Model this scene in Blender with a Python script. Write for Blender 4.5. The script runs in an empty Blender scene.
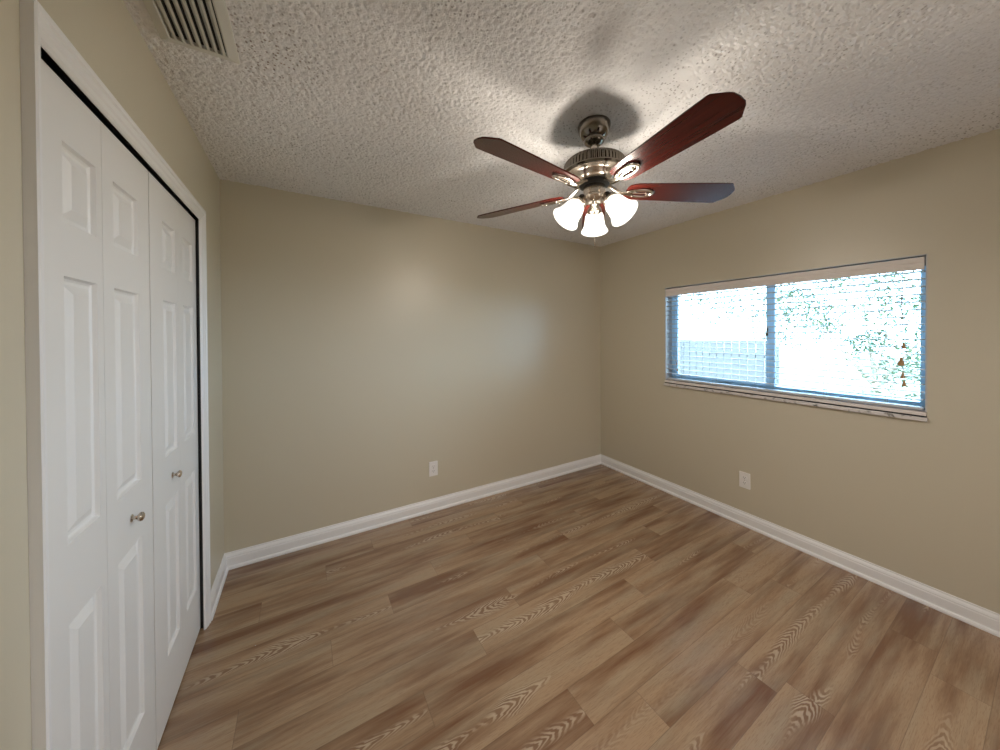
import bpy, bmesh, math, random
import numpy as np
from mathutils import Vector, Matrix

# ------------------------------------------------------------------ scene, camera, world, sun, exposure
S = bpy.context.scene
COL = S.collection
PI = math.pi
YAW, PITCH, ROLL = 0.5334, -0.0080, 0.0056
CAM = Vector((0.4429, -2.6871, 1.4657))
fw = Vector((math.sin(YAW)*math.cos(PITCH), math.cos(YAW)*math.cos(PITCH), math.sin(PITCH)))
rt0 = Vector((math.cos(YAW), -math.sin(YAW), 0.0))
dn0 = fw.cross(rt0)
rt = math.cos(ROLL)*rt0 + math.sin(ROLL)*dn0
dn = -math.sin(ROLL)*rt0 + math.cos(ROLL)*dn0
cd = bpy.data.cameras.new('camera'); cam = bpy.data.objects.new('camera', cd); COL.objects.link(cam)
up = -dn
m3 = Matrix((rt, up, -fw)).transposed()
cam.matrix_world = Matrix.Translation(CAM) @ m3.to_4x4()
cd.sensor_width = 36; cd.sensor_fit = 'HORIZONTAL'; cd.lens = 335.34*36/1000
cd.shift_x = (500-502.18)/1000; cd.shift_y = (336.5-375)/1000
cd.clip_start = 0.02; cd.clip_end = 200
S.camera = cam
S.view_settings.view_transform = 'Standard'; S.view_settings.look = 'None'
S.view_settings.gamma = 1.0; S.view_settings.use_curve_mapping = False
S.view_settings.exposure = 0.20
S.cycles.max_bounces = 10; S.cycles.diffuse_bounces = 6; S.cycles.transparent_max_bounces = 12
S.cycles.sample_clamp_indirect = 6.0
S.cycles.caustics_reflective = False; S.cycles.caustics_refractive = False

SKY_STRENGTH = 16.0
w = bpy.data.worlds.new('sky'); S.world = w; w.use_nodes = True
bg = w.node_tree.nodes['Background']
bg.inputs['Color'].default_value = (0.47, 0.72, 1.0, 1); bg.inputs['Strength'].default_value = SKY_STRENGTH

sd = bpy.data.lights.new('sun', 'SUN'); sun = bpy.data.objects.new('sun', sd); COL.objects.link(sun)
sd.energy = 5.0; sd.angle = 0.01; sd.color = (1.0, 0.95, 0.86)
sun.rotation_euler = Vector((0.45, 0.35, -1.0)).to_track_quat('-Z', 'Y').to_euler()

BULB_W = 17.5
HALL_FILL_W = 60.0

# room dimensions (metres): x along the back wall, y = 0 at the back wall and negative towards the camera
W, H, YF = 3.318, 2.44, -3.62

# portals help sample the sky through the two openings
def portal(name, loc, rot, sx, sy):
    d = bpy.data.lights.new(name, 'AREA'); d.shape = 'RECTANGLE'; d.size = sx; d.size_y = sy
    d.cycles.is_portal = True
    o = bpy.data.objects.new(name, d); COL.objects.link(o); o.location = loc; o.rotation_euler = rot
portal('window_portal', (W+0.16, -1.54, 1.45), (0, PI/2, 0), 0.95, 1.6)

# ------------------------------------------------------------------ material helpers
def mat(name):
    m = bpy.data.materials.new(name); m.use_nodes = True
    return m, m.node_tree.nodes, m.node_tree.links, m.node_tree.nodes['Principled BSDF']
def simple(name, col, rough=0.5, metal=0.0, bump=None, spec=0.5, coat=0.0, aniso=0.0):
    m, N, L, P = mat(name)
    P.inputs['Base Color'].default_value = (*col, 1); P.inputs['Roughness'].default_value = rough
    P.inputs['Metallic'].default_value = metal; P.inputs['Specular IOR Level'].default_value = spec
    P.inputs['Coat Weight'].default_value = coat
    tc = N.new('ShaderNodeTexCoord')
    nz = N.new('ShaderNodeTexNoise'); L.new(tc.outputs['Object'], nz.inputs['Vector'])
    nz.inputs['Scale'].default_value = bump[0] if bump else 60
    nz.inputs['Detail'].default_value = 3
    if bump:
        b = N.new('ShaderNodeBump'); b.inputs['Strength'].default_value = bump[1]; b.inputs['Distance'].default_value = bump[2]
        L.new(nz.outputs['Fac'], b.inputs['Height']); L.new(b.outputs['Normal'], P.inputs['Normal'])
    # faint unevenness of the gloss
    r = N.new('ShaderNodeMapRange'); r.inputs['To Min'].default_value = max(0, rough-0.04); r.inputs['To Max'].default_value = min(1, rough+0.04)
    L.new(nz.outputs['Fac'], r.inputs['Value']); L.new(r.outputs['Result'], P.inputs['Roughness'])
    return m

M = {}
M['wall'] = simple('beige_wall_paint', (0.555, 0.500, 0.382), 0.39, bump=(140, 0.10, 0.001), spec=0.9)
M['white'] = simple('white_trim_paint', (0.80, 0.79, 0.785), 0.35, bump=(90, 0.05, 0.001))
M['door'] = simple('white_door_paint', (0.78, 0.765, 0.745), 0.38, bump=(70, 0.08, 0.001))
M['plate'] = simple('white_plastic', (0.80, 0.77, 0.74), 0.3)
M['slot'] = simple('dark_slot', (0.05, 0.045, 0.04), 0.6)
M['black'] = simple('black_metal', (0.012, 0.011, 0.011), 0.35)
M['nickel'] = simple('brushed_nickel', (0.60, 0.54, 0.47), 0.22, 1.0)
M['dark_nickel'] = simple('antique_pewter', (0.21, 0.185, 0.155), 0.16, 1.0)
M['vent'] = simple('cream_vent_enamel', (0.62, 0.61, 0.56), 0.45)
M['frame'] = simple('sky_tinted_window_vinyl', (0.50, 0.74, 0.95), 0.4)  # white vinyl; the skylight's blue cast is put into its colour
M['slat'] = simple('white_slat', (0.50, 0.50, 0.51), 0.4)
M['valance'] = simple('pinkish_white_valance', (0.74, 0.68, 0.64), 0.4)
M['cord'] = simple('beige_cord', (0.45, 0.42, 0.38), 0.8)
M['tassel'] = simple('tan_wooden_tassel', (0.42, 0.24, 0.10), 0.5)
M['closet'] = simple('closet_shaded_wall', (0.05, 0.045, 0.04), 0.8)  # the closet's lack of light is put into this dark colour
M['concrete'] = simple('pale_masonry', (0.6, 0.58, 0.54), 0.9)

def marble():
    m, N, L, P = mat('grey_veined_marble_sill')
    tc = N.new('ShaderNodeTexCoord'); nz = N.new('ShaderNodeTexNoise'); nz.inputs['Scale'].default_value = 14; nz.inputs['Detail'].default_value = 8; nz.inputs['Distortion'].default_value = 1.6
    L.new(tc.outputs['Object'], nz.inputs['Vector'])
    r = N.new('ShaderNodeValToRGB'); L.new(nz.outputs['Fac'], r.inputs['Fac'])
    e = r.color_ramp.elements; e[0].position = .30; e[0].color = (.10, .085, .07, 1); e[1].position = .46; e[1].color = (.62, .58, .56, 1)
    L.new(r.outputs['Color'], P.inputs['Base Color']); P.inputs['Roughness'].default_value = .25
    return m
M['marble'] = marble()

def popcorn():
    m, N, L, P = mat('popcorn_ceiling_paint')
    P.inputs['Base Color'].default_value = (0.79, 0.785, 0.79, 1); P.inputs['Roughness'].default_value = 0.95
    P.inputs['Specular IOR Level'].default_value = 0.1
    tc = N.new('ShaderNodeTexCoord')
    v = N.new('ShaderNodeTexVoronoi'); v.inputs['Scale'].default_value = 150; L.new(tc.outputs['Object'], v.inputs['Vector'])
    n = N.new('ShaderNodeTexNoise'); n.inputs['Scale'].default_value = 260; n.inputs['Detail'].default_value = 2; L.new(tc.outputs['Object'], n.inputs['Vector'])
    a = N.new('ShaderNodeMath'); a.operation = 'SUBTRACT'; L.new(n.outputs['Fac'], a.inputs[0]); L.new(v.outputs['Distance'], a.inputs[1])
    b = N.new('ShaderNodeBump'); b.inputs['Strength'].default_value = 0.5; b.inputs['Distance'].default_value = 0.004
    L.new(a.outputs[0], b.inputs['Height']); L.new(b.outputs['Normal'], P.inputs['Normal'])
    # pit shade painted as small scattered specks, plus brown dust where the vent blows
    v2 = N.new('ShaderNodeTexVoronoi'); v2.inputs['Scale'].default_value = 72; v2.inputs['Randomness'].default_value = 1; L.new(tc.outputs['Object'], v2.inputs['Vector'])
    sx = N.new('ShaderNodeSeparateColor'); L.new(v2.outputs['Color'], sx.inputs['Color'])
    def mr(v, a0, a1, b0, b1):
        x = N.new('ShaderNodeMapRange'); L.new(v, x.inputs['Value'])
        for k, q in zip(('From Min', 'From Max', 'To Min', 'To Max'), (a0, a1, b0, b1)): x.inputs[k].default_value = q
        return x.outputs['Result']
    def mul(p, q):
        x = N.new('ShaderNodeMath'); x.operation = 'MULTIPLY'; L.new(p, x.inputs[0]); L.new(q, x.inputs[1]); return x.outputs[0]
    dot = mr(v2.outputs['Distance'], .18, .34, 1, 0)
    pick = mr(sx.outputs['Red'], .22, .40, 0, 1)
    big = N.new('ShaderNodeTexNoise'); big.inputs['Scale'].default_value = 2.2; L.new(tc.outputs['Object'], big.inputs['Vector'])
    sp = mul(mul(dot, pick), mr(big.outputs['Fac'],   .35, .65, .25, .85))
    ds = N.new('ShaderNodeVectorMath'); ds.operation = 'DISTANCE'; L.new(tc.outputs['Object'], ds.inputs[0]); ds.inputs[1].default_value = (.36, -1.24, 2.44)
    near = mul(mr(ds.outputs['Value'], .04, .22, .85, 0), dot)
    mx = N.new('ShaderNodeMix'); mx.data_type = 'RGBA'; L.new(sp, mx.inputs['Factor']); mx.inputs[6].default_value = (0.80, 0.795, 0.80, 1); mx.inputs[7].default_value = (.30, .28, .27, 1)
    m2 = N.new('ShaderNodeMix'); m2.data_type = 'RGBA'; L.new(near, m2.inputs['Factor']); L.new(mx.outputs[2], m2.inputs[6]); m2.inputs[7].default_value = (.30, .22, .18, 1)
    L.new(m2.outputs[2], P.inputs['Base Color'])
    return m
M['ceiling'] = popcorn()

def cherry():
    m, N, L, P = mat('dark_cherry_wood')
    tc = N.new('ShaderNodeTexCoord'); mp = N.new('ShaderNodeMapping'); mp.inputs['Scale'].default_value = (2.5, 60, 60)
    L.new(tc.outputs['Object'], mp.inputs['Vector'])
    nz = N.new('ShaderNodeTexNoise'); nz.inputs['Scale'].default_value = 1.6; nz.inputs['Detail'].default_value = 6; L.new(mp.outputs['Vector'], nz.inputs['Vector'])
    r = N.new('ShaderNodeValToRGB'); L.new(nz.outputs['Fac'], r.inputs['Fac'])
    e = r.color_ramp.elements; e[0].position = .2; e[0].color = (.038, .006, .005, 1); e[1].position = .85; e[1].color = (.085, .012, .008, 1)
    L.new(r.outputs['Color'], P.inputs['Base Color']); P.inputs['Roughness'].default_value = .24
    P.inputs['Specular IOR Level'].default_value = .5
    return m
M['cherry'] = cherry()

def frosted():
    m, N, L, P = mat('lit_frosted_glass')
    out = N['Material Output']
    em = N.new('ShaderNodeEmission'); em.inputs['Color'].default_value = (1.0, 0.95, 0.86, 1); em.inputs['Strength'].default_value = 3.0
    gl = N.new('ShaderNodeBsdfGlossy'); gl.inputs['Roughness'].default_value = .15
    ad = N.new('ShaderNodeMixShader'); ad.inputs[0].default_value = .06; L.new(em.outputs[0], ad.inputs[1]); L.new(gl.outputs[0], ad.inputs[2])
    tr = N.new('ShaderNodeBsdfTransparent'); tr.inputs['Color'].default_value = (1, .97, .92, 1)
    mx = N.new('ShaderNodeMixShader'); mx.inputs[0].default_value = .45
    L.new(tr.outputs[0], mx.inputs[1]); L.new(ad.outputs[0], mx.inputs[2]); L.new(mx.outputs[0], out.inputs['Surface'])
    N.remove(P)
    return m
M['shade'] = frosted()

def pane_glass():
    m, N, L, P = mat('clear_window_glass')
    out = N['Material Output']; N.remove(P)
    tr = N.new('ShaderNodeBsdfTransparent'); tr.inputs['Color'].default_value = (.93, .98, .98, 1)
    gl = N.new('ShaderNodeBsdfGlossy'); gl.inputs['Roughness'].default_value = .02
    fr = N.new('ShaderNodeFresnel'); fr.inputs['IOR'].default_value = 1.35
    mx = N.new('ShaderNodeMixShader'); L.new(fr.outputs[0], mx.inputs[0]); L.new(tr.outputs[0], mx.inputs[1]); L.new(gl.outputs[0], mx.inputs[2])
    L.new(mx.outputs[0], out.inputs['Surface'])
    return m
M['glass'] = pane_glass()

def leafy(name, c0, c1):
    m, N, L, P = mat(name)
    tc = N.new('ShaderNodeTexCoord'); nz = N.new('ShaderNodeTexNoise'); nz.inputs['Scale'].default_value = 6; L.new(tc.outputs['Object'], nz.inputs['Vector'])
    r = N.new('ShaderNodeValToRGB'); L.new(nz.outputs['Fac'], r.inputs['Fac'])
    e = r.color_ramp.elements; e[0].position = .35; e[0].color = (*c0, 1); e[1].position = .65; e[1].color = (*c1, 1)
    L.new(r.outputs['Color'], P.inputs['Base Color']); P.inputs['Roughness'].default_value = .6
    P.inputs['Transmission Weight'].default_value = 0
    return m
M['leaf'] = leafy('green_leaves', (.040, .085, .040), (.11, .125, .05))
M['leaf2'] = leafy('blue_green_leaves', (.070, .100, .058), (.13, .13, .075))
M['grass'] = leafy('pale_dry_lawn', (.15, .17, .11), (.22, .21, .16))
M['bark'] = simple('brown_bark', (.30, .22, .16), .9, bump=(30, .5, .02))
M['fence'] = simple('pale_blue_grey_fence', (.095, .080, .072), .6)

def floor_mat():
    m, N, L, P = mat('oak_plank_floor')
    def n(t, **k):
        x = N.new(t)
        for a, v in k.items():
            if a in x.inputs: x.inputs[a].default_value = v
        return x
    def math_(op, a, b=None, c=None, clamp=False):
        x = N.new('ShaderNodeMath'); x.operation = op; x.use_clamp = clamp
        for i, v in enumerate((a, b, c)):
            if v is None: continue
            if isinstance(v, (int, float)): x.inputs[i].default_value = v
            else: L.new(v, x.inputs[i])
        return x.outputs[0]
    def mrange(v, a, b, c=0, d=1):
        x = N.new('ShaderNodeMapRange'); L.new(v, x.inputs['Value'])
        for k, q in (('From Min', a), ('From Max', b), ('To Min', c), ('To Max', d)): x.inputs[k].default_value = q
        return x.outputs['Result']
    def mixc(f, a, b):
        x = N.new('ShaderNodeMix'); x.data_type = 'RGBA'
        L.new(f, x.inputs['Factor'])
        for k, v in ((6, a), (7, b)):
            if isinstance(v, tuple): x.inputs[k].default_value = (*v, 1)
            else: L.new(v, x.inputs[k])
        return x.outputs[2]
    uv = N.new('ShaderNodeUVMap'); uv.uv_map = 'plank'
    sp = N.new('ShaderNodeSeparateXYZ'); L.new(uv.outputs[0], sp.inputs[0])
    U, V = sp.outputs['X'], sp.outputs['Y']                 # metres along the plank, metres from its centre line
    at = N.new('ShaderNodeAttribute'); at.attribute_name = 'plank_seed'; R = at.outputs['Fac']
    seed = math_('MULTIPLY', R, 53.7)
    def vec(su, sv, off=0.0):
        x = N.new('ShaderNodeCombineXYZ')
        L.new(math_('MULTIPLY', U, su), x.inputs[0]); L.new(math_('MULTIPLY', V, sv), x.inputs[1]); L.new(math_('ADD', seed, off), x.inputs[2])
        return x.outputs[0]
    def noise(v, scale=1.0, detail=3, rough=.5, dist=0.0):
        x = n('ShaderNodeTexNoise', Scale=scale, Detail=detail, Roughness=rough, Distortion=dist); L.new(v, x.inputs['Vector']); return x.outputs['Fac']
    broad = noise(vec(1.0, 8, 3.1), 1.0, 3, .55)            # wide soft bands of tone along the plank
    band = noise(vec(2.2, 26, 9.4), 1.0, 4, .6)
    fine = noise(vec(9, 260, 1.7), 1.0, 3, .6)
    pores = noise(vec(28, 420, 5.2), 1.0, 2, .5)
    # cathedral arches: contours of U - c (V - centre)^2 inside a wandering strip
    cen = math_('MULTIPLY', math_('SUBTRACT', noise(vec(1.1, 0, 21.0), 1.0, 1), .5), .13)
    dv = math_('SUBTRACT', V, cen)
    par = math_('MULTIPLY', math_('POWER', math_('ABSOLUTE', dv), 1.5), 19.0)
    wob = math_('MULTIPLY', noise(vec(5, 20, 12.0), 1.0, 3, .55), .20)
    sgn = math_('SUBTRACT', math_('MULTIPLY', math_('GREATER_THAN', math_('FRACT', math_('MULTIPLY', R, 7.3)), .5), 2.0), 1.0)
    ph = math_('ADD', math_('MULTIPLY', U, 1.0), math_('MULTIPLY', math_('ADD', par, wob), sgn))
    wave = math_('SINE', math_('MULTIPLY', ph, 2*PI/0.042))
    wave = math_('ADD', wave, mrange(noise(vec(14, 90, 17.0), 1.0, 3, .6), .3, .7, -.45, .45))
    wave = mrange(wave, -.5, .7)
    halfw = mrange(noise(vec(2.0, 0, 33.0), 1.0, 3), .44, .66, -.004, .046)
    strip = mrange(math_('SUBTRACT', halfw, math_('ABSOLUTE', dv)), -.006, .016)
    have = mrange(math_('FRACT', math_('MULTIPLY', R, 13.1)), .30, .42)
    cath = math_('MULTIPLY', strip, have)
    # tones
    tone = mrange(math_('FRACT', math_('MULTIPLY', R, 3.7)), 0, 1, -.10, .10)
    t = math_('ADD', mrange(broad, .30, .62, 0, 1), tone, None)
    t = math_('ADD', t, mrange(band, .3, .7, -.34, .34), None, True)
    t = math_('ADD', t, mrange(fine, .3, .7, -.10, .10), None, True)
    base = mixc(t, C_DARK, C_LIGHT)
    grey = mixc(mrange(noise(vec(2.0, 16, 41.0), 1.0, 2), .45, .75, 0, .45), base, C_GREY)
    dark = mixc(math_('MULTIPLY', mrange(pores, .52, .66, 0, .32), 1.0), grey, C_PORE)
    cc = mixc(wave, C_ARCH, C_LIME)
    col = mixc(math_('MULTIPLY', cath, .58), dark, cc)
    sm = N.new('ShaderNodeAttribute'); sm.attribute_name = 'plank_half'     # (half length, centre) of plank for the seams
    # seams between planks
    ev = math_('SUBTRACT', .075, math_('ABSOLUTE', V))
    se = mrange(ev, .0003, .0016)
    uvb = N.new('ShaderNodeUVMap'); uvb.uv_map = 'plank_end'; s2 = N.new('ShaderNodeSeparateXYZ'); L.new(uvb.outputs[0], s2.inputs[0])
    eu = mrange(s2.outputs['X'], .0003, .0016)
    seam = math_('MULTIPLY', se, eu)
    fin = mixc(mrange(seam, 0, 1, .45, 0), col, (.07, .04, .025))
    L.new(fin, P.inputs['Base Color'])
    P.inputs['Roughness'].default_value = FLOOR_ROUGH; P.inputs['Specular IOR Level'].default_value = .95
    b = n('ShaderNodeBump', Strength=.12, Distance=.0015); L.new(math_('ADD', math_('MULTIPLY', fine, .5), seam), b.inputs['Height']); L.new(b.outputs['Normal'], P.inputs['Normal'])
    return m
C_DARK = (.150, .064, .027); C_LIGHT = (.375, .248, .148); C_GREY = (.36, .30, .205); C_PORE = (.17, .085, .042)
C_ARCH = (.165, .082, .042); C_LIME = (.58, .46, .33); FLOOR_ROUGH = .25
M['floor'] = floor_mat()

# ------------------------------------------------------------------ object helpers
def tag(o, label=None, cat=None, group=None, kind=None):
    if label: o['label'] = label
    if cat: o['category'] = cat
    if group: o['group'] = group
    if kind: o['kind'] = kind
    return o
def empty(name, loc=(0, 0, 0), rz=0.0):
    o = bpy.data.objects.new(name, None); o.empty_display_size = .1; COL.objects.link(o); o.location = loc; o.rotation_euler = (0, 0, rz); return o
def obj(name, bm, mats, parent=None, smooth=False, recalc=True, matrix=None):
    if recalc: bmesh.ops.recalc_face_normals(bm, faces=bm.faces)
    me = bpy.data.meshes.new(name); bm.to_mesh(me); bm.free()
    if smooth:
        me.polygons.foreach_set('use_smooth', [True]*len(me.polygons))
        me.set_sharp_from_angle(angle=math.radians(38))
    for m in (mats if isinstance(mats, (list, tuple)) else [mats]): me.materials.append(m)
    o = bpy.data.objects.new(name, me); COL.objects.link(o)
    if matrix is not None: o.matrix_local = matrix
    if parent: o.parent = parent
    return o
def copy_tree(o, parent=None):
    c = o.copy(); COL.objects.link(c); c.parent = parent
    for ch in list(o.children): copy_tree(ch, c)
    return c
def box(bm, a, b, mi=0, bevel=0.0):
    x0, x1 = sorted((a[0], b[0])); y0, y1 = sorted((a[1], b[1])); z0, z1 = sorted((a[2], b[2]))
    vs = [bm.verts.new(p) for p in ((x0,y0,z0),(x1,y0,z0),(x1,y1,z0),(x0,y1,z0),(x0,y0,z1),(x1,y0,z1),(x1,y1,z1),(x0,y1,z1))]
    fs = [bm.faces.new([vs[i] for i in q]) for q in ((0,3,2,1),(4,5,6,7),(0,1,5,4),(1,2,6,5),(2,3,7,6),(3,0,4,7))]
    for f in fs: f.material_index = mi
    if bevel > 0:
        es = list({e for f in fs for e in f.edges})
        r = bmesh.ops.bevel(bm, geom=es, offset=bevel, segments=2, affect='EDGES', profile=.5)
        for f in r['faces']: f.material_index = mi
    return vs
def lathe(bm, prof, seg=40, mat4=None, cap0=False, cap1=False, mi=0):
    rings = []
    for r, z in prof:
        rings.append([bm.verts.new((r*math.cos(2*PI*i/seg), r*math.sin(2*PI*i/seg), z)) for i in range(seg)])
    for a, b in zip(rings, rings[1:]):
        for i in range(seg):
            f = bm.faces.new((a[i], a[(i+1) % seg], b[(i+1) % seg], b[i])); f.material_index = mi
    if cap0: bm.faces.new(rings[0][::-1]).material_index = mi
    if cap1: bm.faces.new(rings[-1]).material_index = mi
    if mat4 is not None:
        bmesh.ops.transform(bm, matrix=mat4, verts=[v for r in rings for v in r])
    return rings
def tube(bm, pts, rad, seg=8, squash=1.0, closed=False, mi=0):
    pts = [Vector(p) for p in pts]; n = len(pts); rings = []
    rad = rad if isinstance(rad, (list, tuple)) else [rad]*n
    for i, p in enumerate(pts):
        if closed: t = (pts[(i+1) % n]-pts[i-1]).normalized()
        else: t = (pts[min(i+1, n-1)]-pts[max(i-1, 0)]).normalized()
        ref = Vector((0, 0, 1)) if abs(t.z) < .95 else Vector((1, 0, 0))
        s = t.cross(ref).normalized(); u = s.cross(t).normalized()
        rings.append([bm.verts.new(p + s*rad[i]*math.cos(2*PI*k/seg) + u*rad[i]*squash*math.sin(2*PI*k/seg)) for k in range(seg)])
    m = n if closed else n-1
    for i in range(m):
        a, b = rings[i], rings[(i+1) % n]
        for k in range(seg):
            bm.faces.new((a[k], a[(k+1) % seg], b[(k+1) % seg], b[k])).material_index = mi
    if not closed:
        bm.faces.new(rings[0][::-1]).material_index = mi; bm.faces.new(rings[-1]).material_index = mi
def struct(name, bm, m, parent=None, **k):
    o = obj(name, bm, m, parent, **k); o['kind'] = 'structure'; return o

# ------------------------------------------------------------------ floor: every plank a face of one mesh
rows = {0: 1.14, 1: .84, 2: .547, 3: .23, 4: 1.13, 5: .836, 6: .54, 7: 1.43, 8: 1.15, 9: .85, 10: .565, 11: 1.364, 12: .38, 13: 2.085, 14: .95, 15: 1.7, 16: .3, 17: 1.1, 18: .7, 19: 1.5, 20: .2, 21: 1.0, 22: .6, 23: .9}
random.seed(11)
verts, faces, uvs, ends, seeds = [], [], [], [], []
X0, X1 = -.70, W
for k in range(-1, 25):
    ya, yb = .012-.15*k, .012-.15*(k+1)
    j0 = rows.get(k, random.random()*1.2)
    x = j0-1.22*3
    while x < X1:
        a, b = x, x+1.22; x = b
        if b <= X0 or a >= X1: continue
        ca, cb = max(a, X0), min(b, X1)
        cya, cyb = min(ya, 0.0), max(yb, YF-.05)
        if cya <= cyb: continue
        i = len(verts); cy = (ya+yb)/2; sd_ = random.random(); nx = 24
        for q in range(nx+1):
            px = ca+(cb-ca)*q/nx
            verts += [(px, cyb, 0), (px, cya, 0)]
        for q in range(nx):
            f = (i+2*q, i+2*q+2, i+2*q+3, i+2*q+1); faces.append(f)
            for vi in f:
                p = verts[vi]; uvs.append((p[0]-a, p[1]-cy)); ends.append((min(p[0]-a, b-p[0]), 0))
            seeds.append(sd_)
me = bpy.data.meshes.new('floor'); me.from_pydata(verts, [], faces)
for nm, dat in (('plank', uvs), ('plank_end', ends)):
    l = me.uv_layers.new(name=nm); l.data.foreach_set('uv', [c for p in dat for c in p])
at = me.attributes.new('plank_seed', 'FLOAT', 'FACE'); at.data.foreach_set('value', seeds)
me.materials.append(M['floor'])
fl = bpy.data.objects.new('floor', me); COL.objects.link(fl); fl['kind'] = 'structure'

# ------------------------------------------------------------------ ceiling with popcorn relief
def make_ceiling():
    rng = np.random.default_rng(5)
    st = 0.004; nx = int(round((W+.02)/st)); ny = int(round(2.62/st))
    def blur(a, s):
        r = int(3*s)+1; k = np.exp(-.5*(np.arange(-r, r+1)/s)**2); k /= k.sum()
        a = np.apply_along_axis(lambda v: np.convolve(v, k, 'same'), 0, a)
        return np.apply_along_axis(lambda v: np.convolve(v, k, 'same'), 1, a)
    g = blur(rng.standard_normal((ny+1, nx+1)), 0.85); g /= g.std()
    g2 = blur(rng.standard_normal((ny+1, nx+1)), 3.0); g2 /= g2.std()
    h = np.clip(g*.75+g2*.25+.75, -1.0, 1.25)
    z = H-.0026*(h+1.0)
    xs = np.linspace(-.01, W+.01, nx+1); ys = np.linspace(.01, .01-2.62, ny+1)
    X, Y = np.meshgrid(xs, ys)
    co = np.stack([X, Y, z], -1).reshape(-1, 3).astype(np.float32)
    i = (np.arange(ny)[:, None]*(nx+1)+np.arange(nx)[None, :]).reshape(-1)
    q = np.stack([i, i+1, i+nx+2, i+nx+1], -1).astype(np.int32)      # wound so that the normal points down
    # flat rest and a slab above, so that the ceiling has real thickness
    n0 = len(co); y2 = ys[-1]
    ex = [(-.01, y2, H-.003), (W+.01, y2, H-.003), (W+.01, YF-.2, H-.003), (-.01, YF-.2, H-.003),
          (-.9, .3, H+.01), (W+.3, .3, H+.01), (W+.3, YF-.2, H+.01), (-.9, YF-.2, H+.01),
          (-.9, .3, H+.15), (W+.3, .3, H+.15), (W+.3, YF-.2, H+.15), (-.9, YF-.2, H+.15)]
    co = np.vstack([co, np.array(ex, dtype=np.float32)])
    fx = [(0, 1, 2, 3), (4, 5, 6, 7), (8, 11, 10, 9), (4, 8, 9, 5), (5, 9, 10, 6), (6, 10, 11, 7), (7, 11, 8, 4)]
    q = np.vstack([q, np.array(fx, dtype=np.int32)+n0])
    me = bpy.data.meshes.new('ceiling'); me.vertices.add(len(co)); me.vertices.foreach_set('co', co.ravel())
    me.loops.add(q.size); me.loops.foreach_set('vertex_index', q.ravel())
    me.polygons.add(len(q)); me.polygons.foreach_set('loop_start', np.arange(0, q.size, 4, dtype=np.int32))
    me.update(calc_edges=True); me.validate()
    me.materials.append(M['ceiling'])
    o = bpy.data.objects.new('ceiling', me); COL.objects.link(o); o['kind'] = 'structure'
make_ceiling()

# ------------------------------------------------------------------ walls
OY0, OY1, OZ = -1.69, -.47, 2.085           # closet opening
WY0, WY1, WZ0, WZ1 = -2.298, -.782, 1.032, 1.882   # window opening
T = .20
bm = bmesh.new(); box(bm, (-.72, 0, -.05), (W+T, .12, H+.01)); struct('wall_back', bm, M['wall'])
bm = bmesh.new()
box(bm, (-.10, OY1, -.05), (0, 0, H+.01)); box(bm, (-.10, YF, -.05), (0, OY0, H+.01)); box(bm, (-.10, OY0, OZ), (0, OY1, H+.01))
struct('wall_left', bm, M['wall'])
bm = bmesh.new()
box(bm, (W, WY1, -.05), (W+T, 0, H+.01)); box(bm, (W, YF, -.05), (W+T, WY0, H+.01))
box(bm, (W, WY0, -.05), (W+T, WY1, WZ0-.03)); box(bm, (W, WY0, WZ1), (W+T, WY1, H+.01))
struct('wall_right', bm, M['wall'])
# front wall behind the camera with a doorway to an unseen hall added for fill light
DX0, DX1 = 1.1, 2.6
bm = bmesh.new()
box(bm, (-.72, YF-.12, -.05), (DX0, YF, H+.01)); box(bm, (DX1, YF-.12, -.05), (W+T, YF, H+.01)); box(bm, (DX0, YF-.12, 2.06), (DX1, YF, H+.01))
struct('wall_front', bm, M['wall'])
bm = bmesh.new()
box(bm, (-.75, OY0-.05, -.05), (-.70, OY1+.05, H+.01)); box(bm, (-.75, OY1+.001, -.05), (-.10, OY1+.05, H+.01)); box(bm, (-.75, OY0-.05, -.05), (-.10, OY0-.001, H+.01))
struct('wall_closet', bm, M['closet'])
# unseen hall added behind the doorway
bm = bmesh.new()
box(bm, (DX0-.6, YF-1.6, -.05), (DX0-.5, YF-.12, H)); box(bm, (DX1+.5, YF-1.6, -.05), (DX1+.6, YF-.12, H)); box(bm, (DX0-.6, YF-1.7, -.05), (DX1+.6, YF-1.6, H))
struct('wall_hall', bm, M['white'])
bm = bmesh.new(); box(bm, (DX0-.6, YF-1.7, H), (DX1+.6, YF-.2, H+.1)); struct('ceiling_hall', bm, M['white'])
bm = bmesh.new(); box(bm, (DX0-.6, YF-1.7, -.06), (DX1+.6, YF-.05, -.002)); struct('floor_hall', bm, M['white'])
hd = bpy.data.lights.new('hall_fill_light', 'AREA'); hd.shape = 'RECTANGLE'; hd.size = 1.2; hd.size_y = .9; hd.energy = HALL_FILL_W; hd.color = (1.0, .97, .95)  # fill light added out of view; no lamp is known here
ho = bpy.data.objects.new('hall_fill_light', hd); COL.objects.link(ho); ho.location = ((DX0+DX1)/2, YF-.75, H-.03)
ho.rotation_euler = (math.radians(38), 0, 0)

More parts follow.
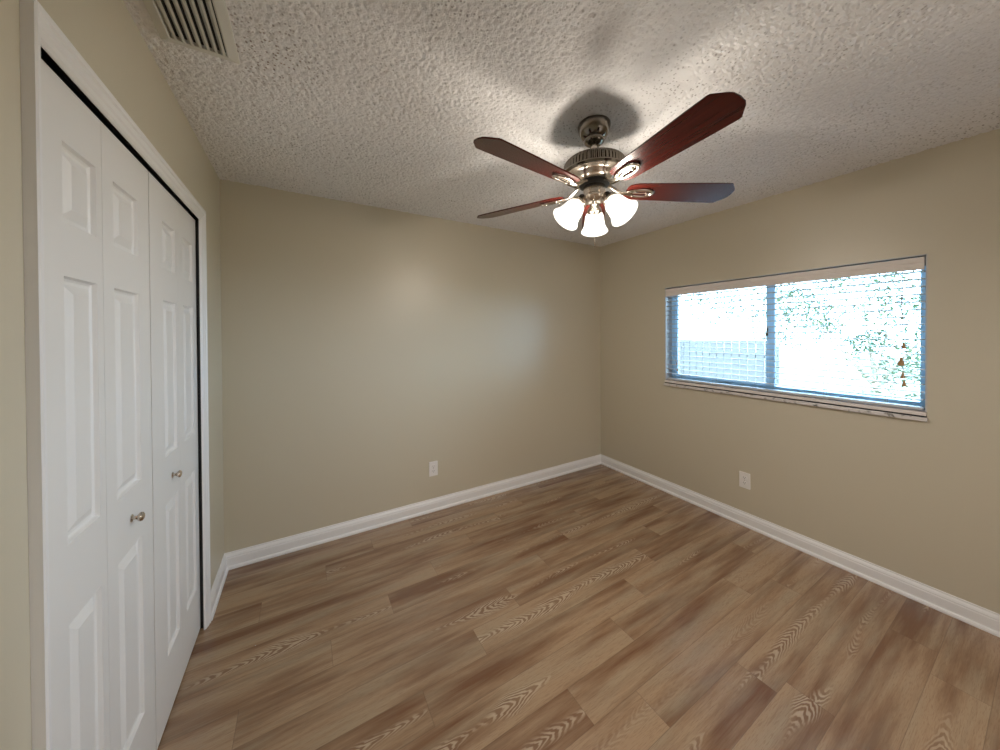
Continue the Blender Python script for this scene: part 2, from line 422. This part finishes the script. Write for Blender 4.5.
# ------------------------------------------------------------------ baseboards: moulded profile, mitred at the corners
PROF = [(0, 0), (.024, 0), (.024, .008), (.021, .016), (.015, .021), (.0145, .030), (.0145, .066), (.012, .071), (.0125, .077), (.009, .085), (.0045, .092), (.004, .099), (.003, .101), (0, .101)]
def baseboard(name, a, b, nrm, mit0=False, mit1=False):
    a = Vector(a); b = Vector(b); n = Vector(nrm); t = (b-a).normalized(); bm = bmesh.new(); R = []
    for p, s, mt in ((a, 1, mit0), (b, -1, mit1)):
        R.append([bm.verts.new(p+n*d+Vector((0, 0, z))+t*s*(d if mt else 0)) for d, z in PROF])
    k = len(PROF)
    for i in range(k):
        j = (i+1) % k; bm.faces.new((R[0][i], R[0][j], R[1][j], R[1][i]))
    bm.faces.new(R[0]); bm.faces.new(R[1][::-1])
    struct(name, bm, M['white'], smooth=False)
baseboard('baseboard_back', (0, 0, 0), (W, 0, 0), (0, -1, 0), True, True)
baseboard('baseboard_right', (W, 0, 0), (W, YF, 0), (-1, 0, 0), True, False)
baseboard('baseboard_left', (0, 0, 0), (0, -.452, 0), (1, 0, 0), True, False)
baseboard('baseboard_front', (0, YF, 0), (0, -1.708, 0), (1, 0, 0))

# ------------------------------------------------------------------ closet casing (moulded, mitred), jamb and track
def casing():
    bm = bmesh.new()
    yo0, yi0, yi1, yo1 = -1.708, -1.675, -.502, -.450
    zi, zo = 2.039, 2.097
    steps = [(0, .000), (0, .017), (.10, .020), (.30, .020), (.38, .016), (.62, .0155), (.72, .012), (.90, .010), (1, .004), (1, .0)]
    rings = []
    for f, d in steps:
        y0 = yo0+(yi0-yo0)*f; y1 = yo1+(yi1-yo1)*f; z = zo+(zi-zo)*f
        rings.append([bm.verts.new(p) for p in ((d, y0, 0), (d, y0, z), (d, y1, z), (d, y1, 0))])
    for a, b in zip(rings, rings[1:]):
        for i in range(3): bm.faces.new((a[i], a[i+1], b[i+1], b[i]))
    for i in range(3): bm.faces.new((rings[-1][i], rings[-1][i+1], rings[0][i+1], rings[0][i]))
    for i in (0, 3):
        bm.faces.new([r[i] for r in rings])
    return bm
struct('trim_1', casing(), M['white'])
bm = bmesh.new()      # jamb lining of the opening, coloured black to paint in the gap's shade
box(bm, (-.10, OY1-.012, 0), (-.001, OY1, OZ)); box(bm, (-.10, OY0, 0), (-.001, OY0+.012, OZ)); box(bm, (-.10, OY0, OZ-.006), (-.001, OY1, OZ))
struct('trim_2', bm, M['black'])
bm = bmesh.new()
box(bm, (-.052, OY0+.014, 2.058), (-.050, OY1-.014, OZ-.007)); box(bm, (-.026, OY0+.014, 2.058), (-.024, OY1-.014, OZ-.007)); box(bm, (-.052, OY0+.014, 2.074), (-.024, OY1-.014, 2.0755))
struct('trim_3', bm, M['black'])

# ------------------------------------------------------------------ bifold doors
def leaf_bm(y0, y1, p0, p1, zb=.010, zt=2.034):
    """one door leaf: flat slab with three raised and fielded panels on the room side"""
    XF, XB = -.015, -.046
    zs = [zb, .24, .82, 1.00, 1.60, 1.72, 1.90, zt]
    pan = {1, 3, 5}
    bm = bmesh.new(); ys = [y0, p0, p1, y1]
    g = {}
    def V(y, z, x=XF):
        k = (round(y, 5), round(z, 5), round(x, 5))
        if k not in g: g[k] = bm.verts.new((x, y, z))
        return g[k]
    for i in range(3):
        for j in range(len(zs)-1):
            a, b, c, d = ys[i], ys[i+1], zs[j], zs[j+1]
            if i == 1 and j in pan:
                prof = [(0, 0), (.004, -.0085), (.009, -.0115), (.016, -.0115), (.038, -.0010), (.044, -.0015)]
                prev = None
                for ins, dp in prof:
                    ring = [V(a+ins, c+ins, XF+dp), V(b-ins, c+ins, XF+dp), V(b-ins, d-ins, XF+dp), V(a+ins, d-ins, XF+dp)]
                    if prev:
                        for q in range(4): bm.faces.new((prev[q], prev[(q+1) % 4], ring[(q+1) % 4], ring[q]))
                    prev = ring
                bm.faces.new(prev)
            else:
                bm.faces.new((V(a, c), V(b, c), V(b, d), V(a, d)))
    # back and edges
    B = [V(y, z, XB) for y, z in ((y0, zb), (y1, zb), (y1, zt), (y0, zt))]
    bm.faces.new(B[::-1])
    bot = [V(y, zb) for y in ys]; top = [V(y, zt) for y in ys]; lef = [V(y0, z) for z in zs]; rig = [V(y1, z) for z in zs]
    bm.faces.new(bot+[B[1], B[0]]); bm.faces.new(top[::-1]+[B[3], B[2]]); bm.faces.new(lef[::-1]+[B[0], B[3]]); bm.faces.new(rig+[B[2], B[1]])
    return bm
def knob_bm():
    bm = bmesh.new()
    lathe(bm, [(.0001, 0), (.011, 0), (.011, .002), (.0055, .004), (.0050, .010), (.007, .013), (.0120, .017), (.0138, .021), (.0125, .025), (.0075, .028), (.0001, .029)], 28, Matrix.Rotation(PI/2, 4, 'Y'))
    return bm
G = .0007
for n_, leaves, ky in ((1, [(-1.676, -1.382, -1.552, -1.412), (-1.382, -1.071, -1.322, -1.160)], -1.236),
                       (2, [(-1.066, -.767, -.944, -.800), (-.767, -.487, -.703, -.552)], -.868)):
    d = empty('door_%d' % n_, (0, 0, 0)); d['kind'] = 'structure'
    for i, (a, b, p, q) in enumerate(leaves):
        lf = obj('door_leaf', leaf_bm(a+G, b-G, p, q), M['door'], d)
        if (n_, i) in ((1, 1), (2, 0)):
            kb = obj('knob', knob_bm(), M['nickel'], lf, smooth=True, matrix=Matrix.Translation((-.015, ky, .910)))
            kb['label'] = 'small round satin nickel knob'

# ------------------------------------------------------------------ window: frame, sashes, glass, sill
win = empty('window_1', (W, -1.54, WZ0)); win['kind'] = 'structure'
def wobj(name, bm, m, parent=None, **k):
    bmesh.ops.translate(bm, vec=(-W, 1.54, -WZ0), verts=bm.verts)
    return obj(name, bm, m, win if parent is None else parent, **k)
XW = W+.095
bm = bmesh.new()   # thin lining of the reveal
box(bm, (W+.001, WY1-.006, WZ0), (W+T, WY1, WZ1)); box(bm, (W+.001, WY0, WZ0), (W+T, WY0+.006, WZ1)); box(bm, (W+.001, WY0, WZ1-.006), (W+T, WY1, WZ1))
wobj('reveal_lining', bm, M['slat'])
bm = bmesh.new()
a, b, c, d = WY0+.006, WY1-.006, WZ0, WZ1-.006
F = .036; FR = .031; FB = .036
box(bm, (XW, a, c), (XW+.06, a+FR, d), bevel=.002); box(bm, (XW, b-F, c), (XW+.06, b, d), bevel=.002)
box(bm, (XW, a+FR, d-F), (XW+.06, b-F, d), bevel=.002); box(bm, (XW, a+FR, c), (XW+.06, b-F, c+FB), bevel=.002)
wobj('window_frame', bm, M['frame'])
YM = -1.557
bm = bmesh.new()   # sliding sash: stiles and rails round the left pane
z0, z1 = c+FB, d-F
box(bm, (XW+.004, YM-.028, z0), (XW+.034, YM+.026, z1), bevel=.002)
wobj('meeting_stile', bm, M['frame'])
bm = bmesh.new()
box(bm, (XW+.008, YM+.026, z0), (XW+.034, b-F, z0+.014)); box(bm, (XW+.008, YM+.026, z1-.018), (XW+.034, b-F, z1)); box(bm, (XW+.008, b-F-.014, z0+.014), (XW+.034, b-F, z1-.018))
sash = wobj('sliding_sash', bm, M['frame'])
bm = bmesh.new(); box(bm, (XW-.004, YM+.012, 1.44), (XW+.0045, YM+.024, 1.50), bevel=.002)
wobj('sash_latch', bm, M['dark_nickel'], sash)
bm = bmesh.new(); box(bm, (XW+.018, YM+.028, z0+.012), (XW+.022, b-F-.012, z1-.016)); wobj('glass_pane', bm, M['glass'])
bm = bmesh.new(); box(bm, (XW+.042, a+FR-.002, z0-.002), (XW+.046, YM-.02, z1+.002)); wobj('glass_pane', bm, M['glass'])
bm = bmesh.new()   # white sill board inside the reveal and the marble nosing below it
box(bm, (W-.012, WY0+.001, 1.012), (XW+.10, WY1-.001, 1.031), bevel=.002)
wobj('sill_board', bm, M['valance'])
bm = bmesh.new(); box(bm, (W-.022, WY0-.004, .982), (W+.05, WY1+.004, 1.004), bevel=.003)
wobj('marble_sill', bm, M['marble'])['label'] = 'grey veined marble nosing'
bm = bmesh.new(); box(bm, (W-.010, WY0+.002, 1.003), (W+.05, WY1-.002, 1.013)); wobj('sill_groove', bm, M['black'])

# ------------------------------------------------------------------ blind
bl = empty('window_blind', (W+.03, -1.54, 1.776))
tag(bl, 'white horizontal slat blind hanging open inside the wide window', 'blind')
OX = Vector((-(W+.03), 1.54, -1.776))
def bobj(name, bm, m, parent=None, **k):
    bmesh.ops.translate(bm, vec=OX, verts=bm.verts); return obj(name, bm, m, bl if parent is None else parent, **k)
by0, by1 = WY0+.012, WY1-.012
bm = bmesh.new()
box(bm, (W-.006, by0-.002, 1.800), (W+.002, by1+.002, 1.868), bevel=.002); box(bm, (W-.010, by0-.002, 1.838), (W-.005, by1+.002, 1.866), bevel=.002)
box(bm, (W-.008, by0-.002, 1.800), (W-.004, by1+.002, 1.810), bevel=.0015)
bobj('valance', bm, M['valance'])
bm = bmesh.new(); box(bm, (W+.008, by0, 1.825), (W+.056, by1, 1.868)); bobj('headrail', bm, M['slat'])
zsl = [1.795-.0412*i for i in range(18)]
bm = bmesh.new()
for z in zsl:
    if z < 1.075: break
    r = []
    for k in range(7):
        t_ = -1+2*k/6; xx = W+.034+.0245*t_; zz = z+.0025*(1-t_*t_)-.001*t_
        r.append([bm.verts.new((xx, y, zz+h_)) for y in (by0, by1) for h_ in (0, -.0038)])
    for p, q in zip(r, r[1:]):
        for i0, i1 in ((0, 2), (3, 1), (2, 3), (1, 0)): bm.faces.new((p[i0], p[i1], q[i1], q[i0]))
    bm.faces.new([r[0][i] for i in (0, 1, 3, 2)]); bm.faces.new([r[-1][i] for i in (0, 2, 3, 1)])
bobj('slats', bm, M['slat'])
bm = bmesh.new(); box(bm, (W+.010, by0, 1.036), (W+.058, by1, 1.052), bevel=.003); bobj('bottom_rail', bm, M['slat'])
for yy in (by1-.14, -1.20, -1.88, by0+.14):
    bm = bmesh.new()
    for xx in (W+.008, W+.060): tube(bm, [(xx, yy, 1.825), (xx, yy, 1.048)], .0008, 5)
    for z in zsl:
        if z > 1.075: tube(bm, [(W+.008, yy, z-.004), (W+.060, yy, z-.004)], .0006, 4)
    bobj('ladder_cord', bm, M['cord'])
def tassel(bm, x, y, z, s=1.0):
    lathe(bm, [(.0001, .034*s), (.0035*s, .033*s), (.005*s, .026*s), (.0045*s, .022*s), (.0105*s, .004*s), (.0095*s, 0), (.0001, 0)], 14, Matrix.Translation((x, y, z)))
for yy, zz, s in ((-2.208, 1.275, 1.4), (-2.217, 1.37, 1.0), (-2.214, 1.205, 1.0), (-2.219, 1.16, 1.0)):
    bm = bmesh.new(); tube(bm, [(W+.003, -2.212, 1.802), (W-.005, -2.212+(yy+2.212)*.5+.004, 1.6), (W-.005, yy, zz+.03)], .0011, 6)
    lc = bobj('lift_cord', bm, M['cord'])
    bm = bmesh.new(); tassel(bm, W-.005, yy, zz, s); t_ = bobj('tassel', bm, M['tassel'], lc, smooth=True); t_['label'] = 'tan bell shaped tassel'
for yy, zz in ((-.900, 1.185), (-.904, 1.125)):
    bm = bmesh.new(); tube(bm, [(W+.003, -.902, 1.802), (W-.005, -.902, 1.5), (W-.005, yy, zz+.02)], .001, 6)
    lc = bobj('tilt_cord', bm, M['slat'])
    bm = bmesh.new(); tassel(bm, W-.005, yy, zz, .75); bobj('tassel', bm, M['tassel'], lc, smooth=True)

# ------------------------------------------------------------------ wall outlets
def outlet(loc, rz, label):
    o = empty('wall_outlet', loc, rz); tag(o, label, 'outlet')
    bm = bmesh.new(); box(bm, (-.037, -.006, -.060), (.037, 0, .060), bevel=.0025); pl = obj('cover_plate', bm, M['plate'], o)
    for s in (1, -1):
        bm = bmesh.new(); ring = []
        for y in (-.0055, -.0078):
            r = []
            for i in range(24):
                an = 2*PI*i/24; r.append(bm.verts.new((max(-.0172, min(.0172, .019*math.cos(an))), y, s*.0195+.0145*math.sin(an))))
            ring.append(r)
        for i in range(24): bm.faces.new((ring[0][i], ring[0][(i+1) % 24], ring[1][(i+1) % 24], ring[1][i]))
        bm.faces.new(ring[1]); rc = obj('receptacle', bm, M['plate'], o)
        bm = bmesh.new()
        box(bm, (-.0075, -.0082, s*.0195-.001), (-.0055, -.0077, s*.0195+.008)); box(bm, (.0055, -.0082, s*.0195), (.0075, -.0077, s*.0195+.008))
        lathe(bm, [(.0001, .0005), (.0026, .0005), (.0026, 0)], 12, Matrix.Translation((0, -.0077, s*.0195-.0065)) @ Matrix.Rotation(PI/2, 4, 'X'))
        obj('slots', bm, M['slot'], rc)
    bm = bmesh.new(); lathe(bm, [(.0001, .0018), (.003, .001), (.0032, 0)], 14, Matrix.Translation((0, -.006, 0)) @ Matrix.Rotation(PI/2, 4, 'X')); obj('screw', bm, M['nickel'], o)
outlet((1.357, 0, .349), 0, 'white duplex outlet low on the back wall')
outlet((W, -1.435, .343), -PI/2, 'white duplex outlet low on the wall below the window')

# ------------------------------------------------------------------ ceiling air vent
vt = empty('ceiling_vent', (.154, -1.45, H-.006)); tag(vt, 'cream slatted air vent in the ceiling above the closet door', 'vent')
def vobj(name, bm, m): return obj(name, bm, m, vt)
vx0, vx1, vy0, vy1 = .052-.154, .255-.154, -.265, .265
bm = bmesh.new(); ZV = -.002
prev = None
for ins, dz in ((0, .005), (0, -.006), (.002, -.008), (.026, -.014), (.030, -.013), (.030, .005)):
    r = [bm.verts.new(p) for p in ((vx0+ins, vy0+ins, dz), (vx1-ins, vy0+ins, dz), (vx1-ins, vy1-ins, dz), (vx0+ins, vy1-ins, dz))]
    if prev:
        for q in range(4): bm.faces.new((prev[q], prev[(q+1) % 4], r[(q+1) % 4], r[q]))
    prev = r
vobj('frame', bm, M['vent'])
bm = bmesh.new(); box(bm, (vx0+.028, vy0+.028, -.0015), (vx1-.028, vy1-.028, -.0005)); vobj('duct_opening', bm, M['black'])
ns = 7
for i in range(ns):
    xc = vx0+.030+(vx1-vx0-.060)*(i+.5)/ns
    bm = bmesh.new()
    pts = [(-.0078, -.0045), (-.0083, -.0055), (.0005, -.0150), (.0070, -.0155), (.0070, -.0142), (.0015, -.0138)]
    A = [bm.verts.new((xc+p, vy0+.030, z)) for p, z in pts]; B = [bm.verts.new((xc+p, vy1-.030, z)) for p, z in pts]
    for k in range(6): bm.faces.new((A[k], A[(k+1) % 6], B[(k+1) % 6], B[k]))
    bm.faces.new(A[::-1]); bm.faces.new(B)
    vobj('slat', bm, M['vent'])

# ------------------------------------------------------------------ ceiling fan
FX, FY = 1.61, -1.56
fan = empty('ceiling_fan', (FX, FY, H)); tag(fan, 'five blade cherry wood ceiling fan with nickel motor and three lit glass shades', 'ceiling fan')
def Z(z): return z-H
def fobj(name, bm, m, parent=None, smooth=True, **k): return obj(name, bm, m, fan if parent is None else parent, smooth=smooth, **k)
bm = bmesh.new()
lathe(bm, [(.0001, Z(2.436)), (.070, Z(2.436)), (.074, Z(2.430)), (.074, Z(2.421)), (.071, Z(2.414)), (.069, Z(2.396)), (.058, Z(2.374)), (.046, Z(2.365)), (.047, Z(2.359)), (.044, Z(2.350)), (.030, Z(2.340)), (.016, Z(2.338))], 48)
fobj('canopy', bm, M['dark_nickel'])
bm = bmesh.new(); lathe(bm, [(.014, Z(2.345)), (.014, Z(2.275)), (.026, Z(2.272)), (.028, Z(2.258))], 24); fobj('downrod', bm, M['nickel'])
# motor: ribbed upper band and plain lower bowl
bm = bmesh.new(); seg = 200; rings = []
for r, z, rib in ((.020, 2.268, 0), (.090, 2.266, 0), (.126, 2.260, 0), (.134, 2.254, 1), (.139, 2.246, 1), (.143, 2.212, 1), (.1465, 2.209, 0), (.148, 2.203, 0), (.145, 2.197, 0), (.135, 2.196, 0)):
    rings.append([bm.verts.new(((r-(.007 if rib and i % 4 >= 2 else 0))*math.cos(2*PI*i/seg), (r-(.007 if rib and i % 4 >= 2 else 0))*math.sin(2*PI*i/seg), Z(z))) for i in range(seg)])
for a_, b_ in zip(rings, rings[1:]):
    for i in range(seg): bm.faces.new((a_[i], a_[(i+1) % seg], b_[(i+1) % seg], b_[i]))
obj('ribbed_motor_band', bm, M['dark_nickel'], fan, smooth=False)
bm = bmesh.new()
lathe(bm, [(.137, Z(2.199)), (.128, Z(2.196)), (.112, Z(2.195)), (.104, Z(2.190)), (.098, Z(2.176)), (.084, Z(2.166)), (.060, Z(2.162))], 64)
fobj('motor_housing', bm, M['nickel'])
bm = bmesh.new(); lathe(bm, [(.052, Z(2.170)), (.068, Z(2.168)), (.071, Z(2.162)), (.068, Z(2.150)), (.054, Z(2.146)), (.040, Z(2.146))], 48); fobj('flywheel', bm, M['black'])
bm = bmesh.new()
lathe(bm, [(.046, Z(2.150)), (.050, Z(2.144)), (.050, Z(2.106)), (.056, Z(2.102)), (.063, Z(2.097)), (.064, Z(2.090)), (.056, Z(2.083)), (.040, Z(2.074)), (.014, Z(2.070)), (.012, Z(2.058)), (.007, Z(2.052)), (.0001, Z(2.050))], 48)
sw = fobj('switch_housing', bm, M['nickel'])

# blades and blade irons
def blade_bm():
    bm = bmesh.new(); th = .0055
    # outline: rounded root, gentle widening, clipped corners at the tip (x outwards, +y counter-clockwise)
    out = [(.150, -.030), (.157, -.042), (.172, -.051), (.195, -.056), (.30, -.0605), (.42, -.0655), (.54, -.070), (.612, -.0725), (.622, -.0705), (.655, -.036), (.662, -.024), (.664, 0), (.662, .024), (.655, .036), (.622, .0705), (.612, .0725), (.54, .070), (.42, .0655), (.30, .0605), (.195, .056), (.172, .051), (.157, .042), (.150, .030)]
    A = [bm.verts.new((x, y, th/2)) for x, y in out]; B = [bm.verts.new((x, y, -th/2)) for x, y in out]
    n = len(out)
    bm.faces.new(A[::-1]); bm.faces.new(B)
    for i in range(n): bm.faces.new((A[i], A[(i+1) % n], B[(i+1) % n], B[i]))
    bmesh.ops.bevel(bm, geom=[e for e in bm.edges if abs(e.verts[0].co.z-e.verts[1].co.z) < 1e-6], offset=.0012, segments=2, affect='EDGES')
    return bm
def iron_bm():
    bm = bmesh.new()
    # arm from the flywheel, dipping then rising under the blade root
    tube(bm, [(.060, 0, .030), (.085, 0, .020), (.105, 0, .004), (.125, 0, -.008), (.150, 0, -.011), (.175, 0, -.009)], [.010, .010, .009, .009, .011, .013], 10, .62)
    n = 36; pts = []
    for i in range(n):
        a_ = 2*PI*i/n; cx = .212+.062*math.cos(a_); pts.append((cx, (.023+.005*math.cos(a_))*math.sin(a_), -.0095))
    tube(bm, pts, .0065, 8, .7, closed=True)
    # central tongue
    tube(bm, [(.165, 0, -.009), (.20, 0, -.010), (.235, 0, -.009), (.262, 0, -.008)], [.006, .003, .003, .005], 8, .6)
    for sx, sy in ((.185, .017), (.185, -.017), (.248, 0)):
        lathe(bm, [(.0055, .005), (.0055, -.002), (.004, -.0045), (.0001, -.0055)], 12, Matrix.Translation((sx, sy, -.012)))
    return bm
TILT = math.radians(13)
proto = None
for k in range(5):
    ang = math.radians(-99.2+72*k)
    mtx = Matrix.Translation((0, 0, Z(2.128))) @ Matrix.Rotation(ang, 4, 'Z') @ Matrix.Rotation(-TILT, 4, 'X')
    # a positive tilt about +x raises +y; here the counter-clockwise edge hangs lower
    if proto is None:
        b_ = obj('blade', blade_bm(), M['cherry'], fan); ir = obj('blade_iron', iron_bm(), M['nickel'], b_, smooth=True)
        ir['label'] = 'looped nickel blade iron'; b_.matrix_local = mtx; proto = b_
    else:
        c_ = copy_tree(proto, fan); c_.matrix_local = mtx

# three lamps: arm, holder cup, bell shade, bulb
TS = math.radians(40)
for k in range(3):
    th = math.radians(44+120*k)
    dirv = Vector((math.cos(th), math.sin(th), 0)); ax = dirv*math.sin(TS)+Vector((0, 0, -math.cos(TS)))
    neck = Vector((0, 0, Z(2.068)))+dirv*.076
    q = ax.to_track_quat('Z', 'Y').to_matrix().to_4x4(); base = Matrix.Translation(neck) @ q
    bm = bmesh.new()
    tube(bm, [Vector((0, 0, Z(2.096)))+dirv*.030, Vector((0, 0, Z(2.094)))+dirv*.050, neck-ax*.030], [.009, .010, .011], 12)
    arm = fobj('lamp_arm', bm, M['nickel'])
    bm = bmesh.new()
    lathe(bm, [(.0001, -.036), (.014, -.036), (.020, -.030), (.024, -.012), (.031, -.004), (.0345, .004), (.0345, .012), (.031, .015), (.029, .010), (.0001, .008)], 32, base)
    fobj('lamp_holder', bm, M['nickel'], arm)
    bm = bmesh.new()
    prof = [(.026, .006), (.028, .014), (.0385, .022), (.0435, .034), (.0460, .050), (.0485, .068), (.053, .086), (.060, .101), (.066, .110)]
    pr2 = [(r-.003, z) for r, z in prof[::-1]]
    lathe(bm, prof+pr2, 40, base)
    sh = fobj('glass_shade', bm, M['shade'], arm); sh['label'] = 'glowing white frosted glass bell shade'
    ld = bpy.data.lights.new('bulb_light', 'POINT'); ld.energy = BULB_W; ld.color = (1.0, .95, .90); ld.shadow_soft_size = .022
    lo = bpy.data.objects.new('bulb_light', ld); COL.objects.link(lo); lo.parent = arm; lo.location = neck+ax*.058
bm = bmesh.new()
v0 = Vector((-.040, -.040, Z(2.085)))
for i in range(40):
    z = Z(2.085)-i*.0052
    bmesh.ops.create_uvsphere(bm, u_segments=6, v_segments=4, radius=.0016, matrix=Matrix.Translation((v0.x, v0.y, z)))
lathe(bm, [(.0001, 0), (.003, -.001), (.0045, -.012), (.0035, -.022), (.0001, -.024)], 12, Matrix.Translation((v0.x, v0.y, Z(2.085)-40*.0052)))
fobj('pull_chain', bm, M['nickel'], sw)

# ------------------------------------------------------------------ yard outside the window
bm = bmesh.new()
nG = 40
vv = [[bm.verts.new((W+.20+i*1.0, -20+j*1.1, -.20+.04*math.sin(i*1.3+j*.7))) for j in range(nG)] for i in range(30)]
for i in range(29):
    for j in range(nG-1): bm.faces.new((vv[i][j], vv[i+1][j], vv[i+1][j+1], vv[i][j+1]))
tag(struct('ground', bm, M['grass'], smooth=True))

def fence(label, pts, top, cat='fence', gap=.014, pw=.135):
    f = empty('yard_fence', (pts[0][0], pts[0][1], -.2)); tag(f, label, cat)
    p0, p1 = Vector((*pts[0], 0)), Vector((*pts[1], 0)); d_ = (p1-p0); Lh = d_.length; d_.normalize(); ang = math.atan2(d_.y, d_.x)
    f.rotation_euler = (0, 0, ang)
    bm = bmesh.new(); s = 0
    while s+pw <= Lh: box(bm, (s, -.012, .05), (s+pw, .012, top+.2)); s += pw+gap
    obj('pickets', bm, M['fence'], f)
    bm = bmesh.new()
    for z in (.35, top-.15): box(bm, (0, -.05, z), (Lh, -.012, z+.09))
    obj('rails', bm, M['fence'], f)
    s = 0.0
    while s <= Lh+.01:
        bm = bmesh.new(); box(bm, (s-.05, -.15, 0), (s+.05, -.05, top+.10), bevel=.005); obj('post', bm, M['fence'], f); s += 2.4
fence('pale blue-grey picket fence beyond the left window pane', ((8.3, .25), (8.3, 9.0)), 1.30)

def leaves(bm, c, r, n, size, rnd, shell=.35):
    for _ in range(n):
        v = Vector((rnd.gauss(0, 1), rnd.gauss(0, 1), rnd.gauss(0, 1))).normalized()*(shell+(1-shell)*rnd.random()**.6)
        p = Vector((c[0]+v.x*r[0], c[1]+v.y*r[1], c[2]+v.z*r[2]))
        a_ = Vector((rnd.gauss(0, 1), rnd.gauss(0, 1), rnd.gauss(0, .6))).normalized(); b_ = a_.cross(Vector((rnd.random(), rnd.random(), 1))).normalized()
        s = size*(.6+.8*rnd.random())
        bm.faces.new([bm.verts.new(p+q) for q in (-a_*s, b_*s*.4, a_*s, -b_*s*.4)])
def tree(name, cat, label, base, h, crowns, n, size, m, seed):
    rnd = random.Random(seed); t = empty(name, (*base, -.2)); tag(t, label, cat)
    bm = bmesh.new()
    tube(bm, [(0, 0, 0), (.04, .02, h*.5), (0, .05, h)], [.06, .045, .025], 10)
    for cx_, cy_, cz_, rr in crowns: tube(bm, [(.02, .03, h*.45), (cx_*.5, cy_*.5, (h*.5+cz_)*.52), (cx_, cy_, cz_)], [.025, .016, .006], 7)
    obj('trunk', bm, M['bark'], t, smooth=True)
    bm = bmesh.new()
    for cx_, cy_, cz_, rr in crowns: leaves(bm, (cx_, cy_, cz_), (rr, rr, rr*.75), n, size, rnd)
    obj('foliage', bm, m, t, recalc=False)
tree('yard_tree', 'tree', 'green leafy tree seen through the right window pane beside the blind cords', (10.4, -.7), 1.2, [(0, -.2, 2.1, .6), (-.3, .9, 2.0, .6), (.2, -.7, 1.5, .55), (.1, .3, 2.9, .8), (.3, 1.5, 2.4, .6), (0, -1.2, 2.4, .6), (0, .1, 1.45, .35), (0, -.6, .95, .45)], 330, .05, M['leaf'], 3)
tree('yard_tree', 'tree', 'pale green tree in the distance above the picket fence', (17.5, 4.4), 2.6, [(0, 0, 3.0, 1.5), (0, 1.8, 3.0, 1.4), (.3, -1.6, 2.8, 1.5), (0, .2, 4.7, 1.5), (0, 3.4, 3.7, 1.5), (0, -3.2, 4.1, 1.5), (0, -4.8, 3.2, 1.4), (0, -1.2, 6.0, 1.4)], 480, .08, M['leaf2'], 5)
tree('shrub', 'shrub', 'blue-green shrub low outside the right end of the window', (6.9, -1.62), .4, [(0, 0, .75, .34), (.2, .42, .7, .26), (.1, -.4, .9, .36), (0, .1, 1.15, .30)], 190, .034, M['leaf2'], 8)
tree('shrub', 'shrub', 'wide low green bush beyond the centre of the right pane', (13.2, .5), .5, [(0, -.2, 1.2, .5), (.2, .9, 1.45, .5), (0, -1.2, 1.0, .55), (0, .3, 1.8, .4), (0, 1.5, 1.5, .4)], 260, .05, M['leaf'], 9)
